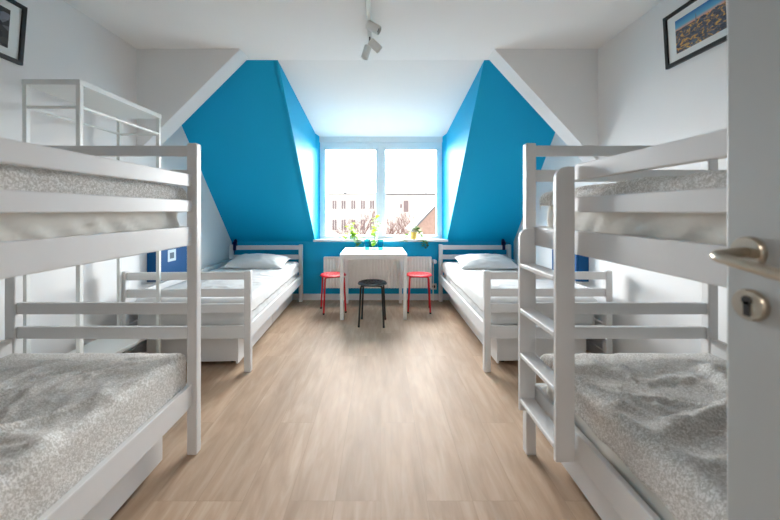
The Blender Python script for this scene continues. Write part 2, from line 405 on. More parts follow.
def spread(name, s, u0, u1, y0, y1, ztop, drop_aisle, drop_end, seed, amp=.014, drop_wall=.02, step=.012, m='pattern', fold=None, tip=.03, parent=None):
    """cloth lying on a mattress between u0..u1 (u grows from the aisle to the wall, x = s*u) and y0..y1 (y1 the window end)."""
    bm = bmesh.new(); lay = bm.loops.layers.uv.new('UVMap')
    us = []; n = int((u1 - u0 + drop_aisle + drop_wall) / step)
    us = [u0 - drop_aisle + (u1 - u0 + drop_aisle + drop_wall) * i / n for i in range(n + 1)]
    k = int((y1 - y0 + 2 * drop_end) / step)
    ys = [y0 - drop_end + (y1 - y0 + 2 * drop_end) * i / k for i in range(k + 1)]
    rad = tip
    def edge(v, a, b):
        """returns position along axis, downward drop"""
        if v < a + rad:
            t = a + rad - v
            L = rad * math.pi / 2
            if t < L: th = t / rad; return a + rad - rad * math.sin(th), rad * (1 - math.cos(th))
            return a, rad + (t - L)
        if v > b - rad:
            t = v - (b - rad); L = rad * math.pi / 2
            if t < L: th = t / rad; return b - rad + rad * math.sin(th), rad * (1 - math.cos(th))
            return b, rad + (t - L)
        return v, 0.0
    V = []
    for u in us:
        row = []
        for y in ys:
            pu, du = edge(u, u0, u1); py, dy = edge(y, y0, y1)
            d = max(du, dy) if (du == 0 or dy == 0) else (du ** 3 + dy ** 3) ** (1 / 3)
            p = Vector((u * 2.3 + seed, y * 2.3, seed * 1.7))
            warp = noise.noise_vector(p * .8) * .6
            q = p + warp
            def crease(a, b, k, z0):
                v = Vector((q.x * a[0] + q.y * a[1], q.x * b[0] + q.y * b[1], z0))
                r_ = max(0.0, 1 - abs(noise.noise(v)) * k)
                m_ = max(0.0, noise.noise(v * .45 + Vector((9, 4, z0))) + .25)
                return r_ * r_ * m_
            w = .40 * noise.noise(Vector((q.x * .9, q.y * .8, 3)))
            w += .95 * crease((1.5, 1.0), (-.8, 1.2), 3.4, 1.0)
            w += .75 * crease((2.9, 2.0), (-1.0, 1.3), 3.6, 5.0)
            w += .60 * crease((3.6, -1.6), (1.0, 2.6), 4.0, 8.0)
            w += .40 * crease((6.5, 4.4), (-2.4, 3.2), 4.0, 11.0)
            w += .10 * noise.noise(q * 5.0)
            w *= max(.25, min(1, (y1 - y) / .22))
            if fold: w += fold(u, y)
            flat = 1.0 if d < rad else max(.25, 1 - (d - rad) / .05)
            h = amp * w * flat
            side = min(1, d / rad)
            x_out = 0.0
            if du > 0: x_out = (-1 if u < (u0 + u1) / 2 else 1) * side * max(-.010, min(.001, h * .35))
            y_out = 0.0
            if dy > 0: y_out = (-1 if y < (y0 + y1) / 2 else 1) * side * max(-.008, min(.004, h * .35))
            hem = (.004 * math.sin(y * 37 + seed) + .010 * noise.noise(Vector((y * 3, seed, 0)))) * max(0, min(1, (du - rad) / .03))
            row.append(bm.verts.new((s * (pu + x_out), py + y_out, ztop - d + h * (1 - side * .6) + hem)))
        V.append(row)
    for i in range(n):
        for j in range(k):
            f = bm.faces.new((V[i][j], V[i + 1][j], V[i + 1][j + 1], V[i][j + 1]))
            cs = ((us[i], ys[j]), (us[i + 1], ys[j]), (us[i + 1], ys[j + 1]), (us[i], ys[j + 1]))
            for l, c in zip(f.loops, cs): l[lay].uv = c
    bmesh.ops.recalc_face_normals(bm, faces=bm.faces)
    if sum(f.normal.z for f in bm.faces) < 0: bmesh.ops.reverse_faces(bm, faces=bm.faces)
    me = bpy.data.meshes.new(name); bm.to_mesh(me); bm.free()
    for p in me.polygons: p.use_smooth = True
    me.materials.append(M[m])
    o = bpy.data.objects.new(name, me); C.objects.link(o)
    so = o.modifiers.new('thickness', 'SOLIDIFY'); so.thickness = .006; so.offset = 1
    if parent is not None: o.parent = parent
    return o

def mattress(name, s, u0, u1, y0, y1, z0, z1, seed, m, label, group, loc, rz=0, puck=.5):
    """soft block with rounded edges and puckered sides"""
    bm = bmesh.new()
    r = bmesh.ops.create_cube(bm, size=1)
    for v in r['verts']:
        v.co = Vector((s * ((u0 + u1) / 2 + v.co.x * (u1 - u0)), (y0 + y1) / 2 + v.co.y * (y1 - y0), (z0 + z1) / 2 + v.co.z * (z1 - z0)))
    bmesh.ops.recalc_face_normals(bm, faces=bm.faces)
    bmesh.ops.bevel(bm, geom=list(bm.edges), offset=.035, segments=4, affect='EDGES', profile=.5)
    long_e = [e for e in bm.edges if e.calc_length() > .3]
    bmesh.ops.subdivide_edges(bm, edges=[e for e in bm.edges if abs((e.verts[0].co - e.verts[1].co).y) > .5], cuts=90, use_grid_fill=True)
    bmesh.ops.subdivide_edges(bm, edges=[e for e in bm.edges if abs((e.verts[0].co - e.verts[1].co).x) > .3], cuts=30, use_grid_fill=True)
    bmesh.ops.subdivide_edges(bm, edges=[e for e in bm.edges if abs((e.verts[0].co - e.verts[1].co).z) > .06], cuts=6, use_grid_fill=True)
    bmesh.ops.recalc_face_normals(bm, faces=bm.faces); bm.normal_update()
    for v in bm.verts:
        c = v.co; nrm = v.normal
        if nrm.z < -.5: continue
        h = .006 * noise.noise(Vector((c.x * 9 + seed, c.y * 9, c.z * 3))) + .004 * noise.noise(Vector((c.x * 22, c.y * 22 + c.z * 16, seed)))
        if abs(nrm.z) < .5: q_ = Vector((c.y * 9 + c.z * 13 + seed, c.z * 6, c.x)); h = h * puck + puck * (.014 * (max(0, ridged(q_) - .45) * 1.6 + max(0, ridged(q_ * 1.9) - .6)) - .005)
        v.co = c + nrm * h
    me = bpy.data.meshes.new(name); bm.to_mesh(me); bm.free()
    for p in me.polygons: p.use_smooth = True
    me.materials.append(M[m])
    o = bpy.data.objects.new(name, me); C.objects.link(o); o.location = loc; o.rotation_euler = (0, 0, rz)
    return tag(o, label, 'mattress', group)

# ------------------------------------------------------------------ beds
P = .045   # post thickness along y
def rounded_post(x0, x1, y0, y1, z1):
    return MB().box(x0, x1, y0, y1, 0, z1, .007, 3)

def bunk(name, label, s, loc, urail, ladder=False, guard_end=-.0):
    """local: x = s*u, u from the aisle face (0) to the wall side (W); y = 0 at the window end, negative towards the door"""
    W, Ln, pw = .96, 2.07, .05
    t = thing(name, label, 'bunk bed', loc, 0)
    B = lambda u0, u1, y0, y1, z0, z1, n, m='white', bev=.004: MB().box(s * u0, s * u1, y0, y1, z0, z1, bev).build(n, M[m], t, smooth=True)
    for ya in (0, -Ln + P):
        for u in (0, W - pw):
            rounded_post(s * u, s * (u + pw), ya - P, ya, 1.56).build('post', M['white'], t, smooth=True)
        ym = ya - P / 2
        for z0, z1 in ((.70, .758), (.577, .637), (1.496, 1.549), (1.367, 1.427)):
            B(pw, W - pw, ym - .012, ym + .012, z0, z1, 'end_rail')
        B(pw, W - pw, ym - .012, ym + .012, .245, .345, 'end_board')
        B(pw, W - pw, ym - .012, ym + .012, 1.05, 1.143, 'end_board')
    ya, yb = -P, -Ln + P
    for z0, z1 in ((.248, .358), (1.05, 1.143)):
        B(urail, urail + .025, yb, ya, z0, z1, 'side_rail')
        B(W - .045, W - .02, yb, ya, z0, z1, 'side_rail')
    for dz in (0, .79):
        B(W - .045, W - .02, yb, ya, .50 + dz, .585 + dz, 'back_rail')
        B(urail + .025, W - .045, yb + .01, ya - .01, .272 + dz, .290 + dz, 'bed_base')
    g1 = -.39 if ladder else ya
    for z0, z1 in ((1.340, 1.4025), (1.215, 1.274)):
        B(urail, urail + .025, yb, g1, z0, z1, 'guard_rail')
    if ladder:
        la = bpy.data.objects.new('ladder', None); C.objects.link(la); la.parent = t
        for yy, zt in ((-.069, 1.134), (-.3995, 1.393)):
            u0, u1 = -.047, .027
            r = .045
            pts = [(u1, .245), (u1, zt)] + [(u0 + r - r * math.sin(a), zt - r + r * math.cos(a)) for a in [R(k * 15) for k in range(7)]] + [(u0, .245)]
            mb = MB().prism([(s * u, yy - .0105, z) for u, z in pts], (0, .021, 0))
            bmesh.ops.bevel(mb.bm, geom=[e for e in mb.bm.edges if abs((e.verts[0].co - e.verts[1].co).y) < .001], offset=.003, segments=2, affect='EDGES')
            mb.build('stile', M['white'], la, smooth=True)
        for z in (.966, .746, .529, .307):
            MB().box(s * -.048, s * .024, -.3995 + .0105, -.069 - .0105, z - .022, z, .006, 3).build('rung', M['white'], la, smooth=True)
    return t

YF = 1.68
LB, RB = (-.92, YF, 0), (.725, YF, 0)
bunk('bunk_bed', 'white wooden bunk bed without ladder along the left wall', -1, LB, .02)
bunk('bunk_bed.001', 'white wooden bunk bed with side ladder along the right wall', 1, RB, .035, ladder=True)

for side, s, loc, ur in (('left', -1, LB, .02), ('right', 1, RB, .035)):
    a = ur + .046; b = .890
    other = 'without a ladder' if side == 'left' else 'with the ladder'
    g = 'mattresses of the bunk beds'
    mattress('mattress', s, a, b, -1.99, -.065, .300, .485, 1.3 * s, 'sheet', f'cream sheeted mattress in the lower berth of the bunk bed {other}', g, loc)
    mattress('mattress', s, a, b, -1.99, -.062, 1.090, 1.276, 2.3 * s, 'sheet', f'cream sheeted mattress in the upper berth of the bunk bed {other}', g, loc, 0, .85)
    g = 'patterned bedspreads'
    fold = None
    if side == 'left':
        def fold(u, y):   # long soft ridges and the diagonal crease near the aisle edge
            f = 1.5 * math.exp(-((u - .28 + .55 * (y + .75)) / .022) ** 2) * max(0, 1 - abs(y + .85) / .45)
            f += 1.1 * math.exp(-((u - .52 - .25 * (y + .6)) / .03) ** 2) * max(0, 1 - abs(y + .7) / .5)
            return f
        zl = .372
    else:
        def fold(u, y):
            f = 1.6 * math.exp(-((u - .60 - .35 * (y + .45)) / .03) ** 2) * max(0, 1 - abs(y + .42) / .3)
            f += 1.4 * math.exp(-((y + .55 - .30 * (u - .5)) / .03) ** 2) * max(0, 1 - abs(u - .38) / .3)
            return f
        zl = .435
    o = spread('bedspread', s, a - .013, b + .012, -2.0, -.055, .517, .517 - zl + .02, .05, 3.1 + s, amp=.036, fold=fold)
    o.location = loc
    tag(o, f'wrinkled patterned grey bedspread on the lower berth of the bunk bed {other}', 'bedspread', g)
    o = spread('bedspread', s, a - .013, b + .012, -2.0, -.051, (1.335 if s < 0 else 1.308), (.075 if s < 0 else .05), .05, 8.7 + 2 * s, amp=.020)
    o.location = loc
    tag(o, f'patterned grey bedspread on the upper berth of the bunk bed {other}', 'bedspread', g)

def drawer(name, label, s, u0, u1, y0, y1, loc, rz, group):
    """open-topped rolling box; u0 is the front"""
    t = thing(name, label, 'drawer', loc, rz, group)
    z0, z1, w = .045, .228, .018
    B = lambda a, b, c, d, e, f, n: MB().box(s * a, s * b, c, d, e, f, .003).build(n, M['white'], t, smooth=True)
    B(u0, u0 + w, y0, y1, .03, z1, 'drawer_front')
    B(u0 + w, u1, y0 + .012, y0 + .012 + w, z0, z1 - .006, 'side_panel')
    B(u0 + w, u1, y1 - .012 - w, y1 - .012, z0, z1 - .006, 'side_panel')
    B(u1 - w, u1, y0 + .012 + w, y1 - .012 - w, z0, z1 - .006, 'back_panel')
    B(u0 + w, u1 - w, y0 + .012 + w, y1 - .012 - w, z0 + .005, z0 + .017, 'bottom_panel')
    for a in (u0 + .08, u1 - .08):
        for y in (y0 + .1, y1 - .1):
            MB().lathe([(0, -.01), (.022, -.01), (.022, .01), (0, .01)], 16, (s * a, y, .0225), (1, 0, 0)).build('caster', M['dark'], t, smooth=True)
    return t
for side, s, loc in (('left', -1, LB), ('right', 1, RB)):
    oth = 'without a ladder' if side == 'left' else 'with the ladder'
    drawer('underbed_drawer', f'white rolling drawer under the window end of the bunk bed {oth}', s, .125, .86, -1.02, -.11, loc, 0, 'drawers under the bunk beds')
    drawer('underbed_drawer', f'white rolling drawer under the door end of the bunk bed {oth}', s, .125, .86, -1.95, -1.035, loc, 0, 'drawers under the bunk beds')

def single(name, label, s, loc, rz):
    """local: x = s*u from the aisle side, y = 0 at the foot (towards the door) to Ln at the head"""
    W, Ln, pw = .97, 1.975, .05
    t = thing(name, label, 'bed', loc, rz)
    B = lambda u0, u1, y0, y1, z0, z1, n: MB().box(s * u0, s * u1, y0, y1, z0, z1, .004).build(n, M['white'], t, smooth=True)
    for y in (0, Ln - P):
        for u in (0, W - pw):
            rounded_post(s * u, s * (u + pw), y, y + P, .768).build('post', M['white'], t, smooth=True)
        ym = y + P / 2
        nm = 'footboard_rail' if y == 0 else 'headboard_rail'
        for z0, z1 in ((.70, .758), (.570, .632), (.449, .517)):
            B(pw, W - pw, ym - .012, ym + .012, z0, z1, nm)
        B(pw, W - pw, ym - .012, ym + .012, .252, .350, 'end_board')
    B(.010, .035, P, Ln - P, .248, .358, 'side_rail')
    B(W - .045, W - .02, P, Ln - P, .248, .358, 'side_rail')
    B(W - .045, W - .02, P, Ln - P, .50, .585, 'back_rail')
    B(.035, W - .045, P + .01, Ln - P - .01, .272, .290, 'bed_base')
    return t
LS, LRZ = (-.985, 2.475, 0), R(2.1)
RS, RRZ = (.780, 2.475, 0), 0.0
single('single_bed', 'white wooden single bed on the left with its head under the slope', -1, LS, LRZ)
single('single_bed.001', 'white wooden single bed on the right with its head under the slope', 1, RS, RRZ)
for side, s, loc, rz in (('left', -1, LS, LRZ), ('right', 1, RS, RRZ)):
    mattress('mattress', s, .056, .892, .072, 1.905, .300, .505, 4.3 * s, 'linen', f'white mattress on the single bed at the {side}', 'mattresses of the single beds', loc, rz)
    o = spread('duvet', s, .045, .904, .060, 1.915, .537, .11, .05, 5.5 + 3 * s, amp=.024, m='linen', tip=.035)
    o.location = loc; o.rotation_euler = (0, 0, rz)
    tag(o, f'rumpled white duvet covering the single bed at the {side}', 'duvet', 'white duvets')
    g = 'drawers under the single beds'
    drawer('underbed_drawer', f'white rolling drawer under the foot half of the single bed at the {side}', s, .125, .83, .085, .985, loc, rz, g)
    drawer('underbed_drawer', f'white rolling drawer under the head half of the single bed at the {side}', s, .125, .83, .995, 1.89, loc, rz, g)

def pillow(name, label, w, d, h, loc, rot, seed):
    bm = bmesh.new(); n = 36
    top, bot = {}, {}
    for i in range(n + 1):
        for j in range(n + 1):
            a, b = -1 + 2 * i / n, -1 + 2 * j / n
            pin = 1 - .09 * (1 - abs(a) ** 2) * b * b * .8
            pin2 = 1 - .09 * (1 - abs(b) ** 2) * a * a * .8
            x, y = a * w / 2 * pin2, b * d / 2 * pin
            f = max(0, (1 - abs(a) ** 2.4)) ** .55 * max(0, (1 - abs(b) ** 2.4)) ** .55
            wr = .010 * noise.noise(Vector((a * 3 + seed, b * 3, 0))) + .008 * max(0, ridged(Vector((a * 3.5 + b * 2, b * 2.5 - a, seed))) - .6) * 2
            zt = h * .62 * f + wr * min(1, f * 3); zb = -h * .38 * f
            top[i, j] = bm.verts.new((x, y, zt))
            bot[i, j] = top[i, j] if i in (0, n) or j in (0, n) else bm.verts.new((x, y, zb))
    for i in range(n):
        for j in range(n):
            bm.faces.new((top[i, j], top[i + 1, j], top[i + 1, j + 1], top[i, j + 1]))
            bm.faces.new((bot[i, j + 1], bot[i + 1, j + 1], bot[i + 1, j], bot[i, j]))
    me = bpy.data.meshes.new(name); bm.to_mesh(me); bm.free()
    for p in me.polygons: p.use_smooth = True
    me.materials.append(M['linen'])
    o = bpy.data.objects.new(name, me); C.objects.link(o); o.location = loc; o.rotation_euler = rot
    return tag(o, label, 'pillow', 'white pillows')
pillow('pillow', 'crumpled white pillow against the headboard of the left single bed', .68, .46, .145, (-1.485, 3.98, .594), (R(7), R(2), R(4)), 2.0)
pillow('pillow', 'smooth white pillow against the headboard of the right single bed', .68, .48, .145, (1.265, 3.98, .594), (R(7), R(-1), R(-4)), 6.0)

# ------------------------------------------------------------------ clip lamps on the headboards
def clip_lamp(label, loc, s):
    t = thing('clip_lamp', label, 'lamp', loc, 0, 'reading lamps clipped to the headboards')
    MB().box(-.022, .022, -.020, .022, -.004, .012, .004).box(-.020, .020, -.0285, -.0205, -.065, .006, .002).box(-.020, .020, .0135, .0215, -.065, .006, .002).build('clip', M['navy'], t, smooth=True)
    MB().tube([(0, 0, .010), (0, 0, .03)] + arc((0, 0, .03), (s * .012, -.03, .055), (0, -.005, .055), 4)[1:], .005, 8).build('neck', M['steel'], t, smooth=True)
    d = Vector((s * .15, -.75, -.65)).normalized()
    MB().lathe([(0, -.03), (.016, -.03), (.020, -.02), (.024, .0), (.032, .04), (.029, .04), (.020, .0), (0, -.005)], 20, (s * .013, -.035, .055), d).build('lamp_shade', M['navy'], t, smooth=True)
    return t
def cord(parent, pts):
    MB().tube(pts, .005, 8).build('cord', M['navy'], parent, smooth=True)
l1 = clip_lamp('navy reading lamp clipped to the headboard of the left single bed', (-1.945, 4.385, .760), 1)
cord(l1, [(-.01, .025, .0), (-.02, .05, .01), (-.03, .06, -.04), (-.045, .06, -.12), (-.06, .055, -.2), (-.06, .06, -.30)])
l2 = clip_lamp('navy reading lamp clipped to the headboard of the right single bed', (1.650, 4.4275, .760), -1)
cord(l2, [(.01, .02, .0), (.04, .04, .03), (.10, .04, .02), (.115, .04, -.05), (.115, .035, -.16), (.11, .035, -.28)])

# ------------------------------------------------------------------ blue wall lockers
def locker(label, loc, s, card):
    t = thing('wall_locker', label, 'locker', loc, 0, 'blue lockers on the side walls')
    # local: x = s*u from the wall (0) into the room
    MB().box(0, s * .092, 0, .42, 0, .42, .003).build('body', M['locker'], t, smooth=True)
    d = MB().box(s * .092, s * .108, .003, .417, .003, .417, .003).build('door', M['locker'], t, smooth=True)
    if card:
        c = MB().box(s * .108, s * .1095, .117, .234, .155, .262).build('card', M['card'], t)
        MB().box(s * .1095, s * .110, .145, .206, .180, .235).build('print', M['ink'], c)
    return t
locker('blue wall locker with a pale card, beside the left single bed', (WL, 2.87, .60), 1, True)
locker('plain blue wall locker beside the right single bed', (WR, 2.87, .60), -1, False)

# ------------------------------------------------------------------ clothes rack
rk = thing('clothes_rack', 'open white metal clothes rack between left bunk and window', 'clothes rack', (-1.79, 1.79, 0))
RX, RY = .145, .635
for x in (-RX, RX):
    for y in (0, RY):
        MB().box(x - .0115, x + .0115, y - .0115, y + .0115, 0, 1.905, .002).build('post', M['steel'], rk, smooth=True)
MB().box(-RX - .014, RX + .014, -.014, RY + .014, 1.905, 1.935, .003).build('top_shelf', M['steel'], rk, smooth=True)
for x in (-RX, RX):
    MB().tube([(x, .0115, 1.79), (x, RY - .0115, 1.79)], .0095, 10).build('hanging_rail', M['steel'], rk, smooth=True)
for y in (0, RY):
    MB().tube([(-RX + .0115, y, 1.785), (RX - .0115, y, 1.785)], .0095, 10).build('cross_rail', M['steel'], rk, smooth=True)
MB().box(-RX + .0115, RX + .011, .0115, RY - .0115, .325, .352, .003).build('bottom_shelf', M['steel'], rk, smooth=True)

# ------------------------------------------------------------------ framed pictures
def picture(name, label, side, y0, y1, z0, z1, lean, printm, group):
    """hangs on a side wall; side -1 left, +1 right. local: x across (along world y), y out of the wall, z up"""
    w, h = y1 - y0, z1 - z0
    t = thing(name, label, 'picture', ((WL if side < 0 else WR), (y0 + y1) / 2, z0), R(-90) if side < 0 else R(90), group)
    t.rotation_euler = (lean, 0, t.rotation_euler.z)
    t.rotation_mode = 'XYZ'
    b = .022
    fm = MB()
    fm.box(-w / 2, w / 2, 0.001, .022, 0, b, .002).box(-w / 2, w / 2, 0.001, .022, h - b, h, .002)
    fm.box(-w / 2, -w / 2 + b, 0.001, .022, b, h - b, .002).box(w / 2 - b, w / 2, 0.001, .022, b, h - b, .002)
    fm.build('frame', M['frame'], t)
    MB().box(-w / 2 + b, w / 2 - b, .002, .012, b, h - b).build('mount', M['mount'], t)
    px, pz = .075, .062
    x0, x1, c0, c1 = -w / 2 + px, w / 2 - px, pz, h - pz
    pr = MB().box(x0, x1, .012, .0135, c0, c1)
    o = pr.build('print', printm, t, uv=lambda c: ((c.x - x0) / (x1 - x0), (c.z - c0) / (c1 - c0)))
    if printm is M['city']:
        tw = MB().tube([(x0 + .55 * (x1 - x0), .0132, c0 + .60 * (c1 - c0)), (x0 + .55 * (x1 - x0), .0132, c0 + .86 * (c1 - c0))], [.0042, .0012], 6)
        tw.build('tower', M['roof'], o)
    return t
def lean_wall(o, a):
    # tip the top away from the wall about the lower edge
    o.matrix_world = Matrix.Translation(o.location) @ Matrix.Rotation(o.rotation_euler.z, 4, 'Z') @ Matrix.Rotation(a, 4, 'X')
p1 = picture('framed_picture', 'black framed dusk city view on the right wall', 1, 1.635, 2.075, 2.115, 2.437, 0, M['city'], 'framed city pictures')
lean_wall(p1, R(-3.2))
p2 = picture('framed_picture', 'black framed dark building photo on the left wall', -1, 1.430, 1.860, 2.045, 2.375, 0, M['darkprint'], 'framed city pictures')
lean_wall(p2, R(-4.5))

# ------------------------------------------------------------------ ceiling track with three spots
tr = thing('track_light', 'white ceiling track with three small spotlights', 'ceiling light', (-.085, 1.55, ZC))
MB().box(-.016, .016, 0, 1.10, -.034, 0, .003).build('track', M['steel'], tr, smooth=True)
def spot(c, d, stem_x, stem_y):
    c = Vector(c) - Vector((-.085, 1.55, ZC)); d = Vector(d).normalized()
    h = MB().lathe([(0, -.05), (.026, -.05), (.030, -.046), (.030, .05), (.026, .05), (.024, .03), (0, .03)], 24, c, d).build('spotlight', M['steel'], tr, smooth=True)
    MB().lathe([(0, 0.031), (.0235, .031), (.0235, .034), (0, .034)], 20, c, d).build('lens', M['dark'], h)
    MB().tube([(stem_x, c.y, -.034), (stem_x, c.y, c.z + .02), (c.x, c.y, c.z)], .005, 8).build('stem', M['dark'], h, smooth=True)
spot((-.053, 2.30, 2.507), (.78, -.15, -.55), 0.0, 0)
spot((-.046, 2.50, 2.480), (.72, .2, -.62), 0.0, 0)
spot((-.115, 2.58, 2.468), (-.30, .1, -.9), 0.0, 0)

# ------------------------------------------------------------------ radiator, valve, socket
ra = thing('radiator', 'white ribbed panel radiator under the window', 'radiator', (-.045, 4.40, .165))
rw, rh = .725, .435
mb = MB()
n = 36
pts = []
for k in range(n):                      # pressed vertical ribs
    x0 = -rw + .02 + (2 * rw - .04) * k / n; w_ = (2 * rw - .04) / n
    pts += [(x0, .004), (x0 + w_ * .30, .004), (x0 + w_ * .42, -.006), (x0 + w_ * .88, -.006)]
pts = [(-rw, .0)] + pts + [(rw, .0)]
mb.prism([(x, y, .02) for x, y in pts] + [(rw, .03, .02), (-rw, .03, .02)], (0, 0, rh - .04))
mb.build('front_panel', M['rad'], ra)
MB().box(-rw, rw, .062, .078, .02, rh - .02, .004).build('rear_panel', M['rad'], ra)
mb = MB().box(-rw, rw, -.004, .080, rh - .022, rh - .016)
for k in range(48):
    x = -rw + .01 + k * (2 * rw - .02) / 47
    mb.box(x - .004, x + .004, .004, .072, rh - .016, rh - .004)
mb.box(-rw, rw, -.004, .003, rh - .02, rh, .001).box(-rw, rw, .073, .080, rh - .02, rh, .001)
mb.build('top_grille', M['rad'], ra)
for x in (-rw, rw - .006):
    MB().box(x, x + .006, -.003, .080, .012, rh, .002).build('side_cover', M['rad'], ra)
MB().box(-.5, -.44, .078, .098, .05, .35).box(.44, .5, .078, .098, .05, .35).build('wall_bracket', M['rad'], ra)
v = MB().tube([(rw - .02, .04, rh - .06), (rw + .03, .04, rh - .06)], .008, 10).build('valve', M['nickel'], ra, smooth=True)
MB().lathe([(0, 0), (.024, 0), (.030, .01), (.028, .05), (.018, .06), (0, .06)], 18, (rw + .028, .04, rh - .06), (.35, -1, 0)).build('thermostat_knob', M['rad'], v, smooth=True)
MB().tube([(rw + .028, .04, rh - .06), (rw + .028, .045, rh - .10), (rw + .028, .05, .0), (rw + .028, .05, -.162)], .007, 8).build('pipe', M['rad'], ra, smooth=True)

so = thing('wall_socket', 'small white power socket low on the blue wall', 'socket', (.722, YW, .185))
MB().box(-.04, .04, -.010, 0, -.04, .04, .004).build('face_plate', M['trim'], so, smooth=True)
MB().lathe([(0, 0), (.021, 0), (.021, .0015), (0, .0015)], 20, (0, -.010, 0), (0, -1, 0)).build('socket_well', M['dark'], so)

# ------------------------------------------------------------------ table
tb = thing('table', 'small square white table in front of the radiator', 'table', (-.090, 4.015, 0), R(1.0))
hx, hy = .378, .350
MB().box(-hx, hx, -hy, hy, .717, .737, .004).build('tabletop', M['table'], tb, smooth=True)
for a in ((-hx + .012, hx - .012, -hy + .008, -hy + .024), (-hx + .012, hx - .012, hy - .024, hy - .008)):
    MB().box(a[0] + .03, a[1] - .03, a[2], a[3], .675, .717).build('apron', M['table'], tb)
for a in ((-hx + .008, -hx + .024), (hx - .024, hx - .008)):
    MB().box(a[0], a[1], -hy + .04, hy - .04, .675, .717).build('apron', M['table'], tb)
for x in (-1, 1):
    for y in (-1, 1):
        MB().box(x * (hx - .004), x * (hx - .042), y * (hy - .004), y * (hy - .042), 0, .717, .004).build('leg', M['table'], tb, smooth=True)

# ------------------------------------------------------------------ stools
def stool(label, m, loc, rz):
    t = thing('stool', label, 'stool', loc, rz, 'round metal stools at the table')
    bm = bmesh.new(); n = 48; rad = [0, .022, .045, .062, .082, .098, .118, .150, .160]
    rings = []
    for r in rad:
        z = .450 - (.006 * (1 - r / .16)) - (.016 if r == .160 else 0)
        rings.append([bm.verts.new((r * math.cos(2 * math.pi * k / n), r * math.sin(2 * math.pi * k / n), z)) for k in range(n)] if r else [bm.verts.new((0, 0, .444))])
    for i in range(len(rad) - 1):
        for k in range(n):
            k2 = (k + 1) % n
            if i == 0: bm.faces.new((rings[0][0], rings[1][k], rings[1][k2])); continue
            if i == 2 and k % 8 in (0, 1): continue          # pressed holes
            if i == 4 and k % 6 in (0, 1): continue
            bm.faces.new((rings[i][k], rings[i + 1][k], rings[i + 1][k2], rings[i][k2]))
    bmesh.ops.recalc_face_normals(bm, faces=bm.faces)
    me = bpy.data.meshes.new('seat'); bm.to_mesh(me); bm.free(); me.materials.append(m)
    for p in me.polygons: p.use_smooth = True
    o = bpy.data.objects.new('seat', me); C.objects.link(o); o.parent = t
    sm = o.modifiers.new('thickness', 'SOLIDIFY'); sm.thickness = .004; sm.offset = -1 if me.polygons[0].normal.z > 0 else 1
    for sx in (-1, 1):
        for sy in (-1, 1):
            p0 = Vector((sx * .02, sy * .105, .432)); k = Vector((sx * .112, sy * .112, .432)); f = Vector((sx * .132, sy * .128, .0))
            pts = [p0, k + (p0 - k).normalized() * .03] + arc(k + (p0 - k).normalized() * .03, k + (f - k).normalized() * .03, k, 4)[1:] + [f + Vector((0, 0, .0))]
            lg = MB().tube(pts, .0105, 10).build('leg', m, t, smooth=True)
            MB().tube([f + Vector((0, 0, 0)), f + Vector((0, 0, .02)) + (k - f).normalized() * .0], .0125, 10).build('foot_cap', M['black'], lg, smooth=True)
    return t
stool('black round stool in front of the white table', M['black'], (-.093, 3.565, 0), R(-4))
rs = stool('red round stool left of the white table', M['red'], (-.586, 4.02, 0), R(17))
dup(rs, (.468, 4.03, 0), R(-6), 'red round stool right of the white table')

# ------------------------------------------------------------------ glasses, vase and plants
def tumbler(label, loc, m, r, h):
    t = tag(MB().lathe([(0, 0), (r * .82, 0), (r * .86, .003), (r, h), (r - .003, h), (r * .84 - .003, .008), (0, .008)], 24).build('drinking_glass', m, smooth=True, loc=loc), label, 'glass', 'glasses on the table')
    return t
tumbler('teal drinking glass at the left on the white table', (-.172, 4.08, .7375), M['teal'], .038, .135)
tumbler('teal drinking glass at the right on the white table', (-.006, 4.08, .7375), M['teal'], .038, .125)

def leaf(mb, p, d, up, L, w, cup=.15):
    p, d = Vector(p), Vector(d).normalized(); side = d.cross(Vector(up)).normalized(); nn = side.cross(d).normalized()
    prof = [(0, 0), (.12, .7), (.35, 1.0), (.65, .75), (.88, .3), (1, 0)]
    L_, C_, R_ = [], [], []
    for t, k in prof:
        c = p + d * (L * t) - nn * (L * .22 * t * t)
        C_.append(mb.bm.verts.new(c))
        if 0 < t < 1:
            L_.append(mb.bm.verts.new(c + side * (w * k) + nn * (w * cup * k))); R_.append(mb.bm.verts.new(c - side * (w * k) + nn * (w * cup * k)))
    for S in (L_, R_):
        mb.bm.faces.new((C_[0], S[0], C_[1]))
        for i in range(len(S) - 1): mb.bm.faces.new((C_[i + 1], S[i], S[i + 1], C_[i + 2]))
        mb.bm.faces.new((C_[-2], S[-1], C_[-1]))

def foliage(parent, stems, m, seed, L=.045, w=.020, every=2, name='foliage'):
    rnd = random.Random(seed)
    st = MB(); lf = MB()
    for pts in stems:
        pts = [Vector(p) for p in pts]
        fine = []
        for a, b in zip(pts, pts[1:]):
            for k in range(4): fine.append(a.lerp(b, k / 4))
        fine.append(pts[-1])
        st.tube(fine, .0022, 6)
        for i in range(2, len(fine), every):
            a = rnd.uniform(0, 6.28); d = Vector((math.cos(a), math.sin(a) * .8, rnd.uniform(-.25, .6)))
            leaf(lf, fine[i], d, (0, 0, 1), L * rnd.uniform(.7, 1.25), w * rnd.uniform(.8, 1.2))
    st.build('stem', M['leafd'], parent, smooth=True)
    return lf.build(name, m, parent, smooth='all')

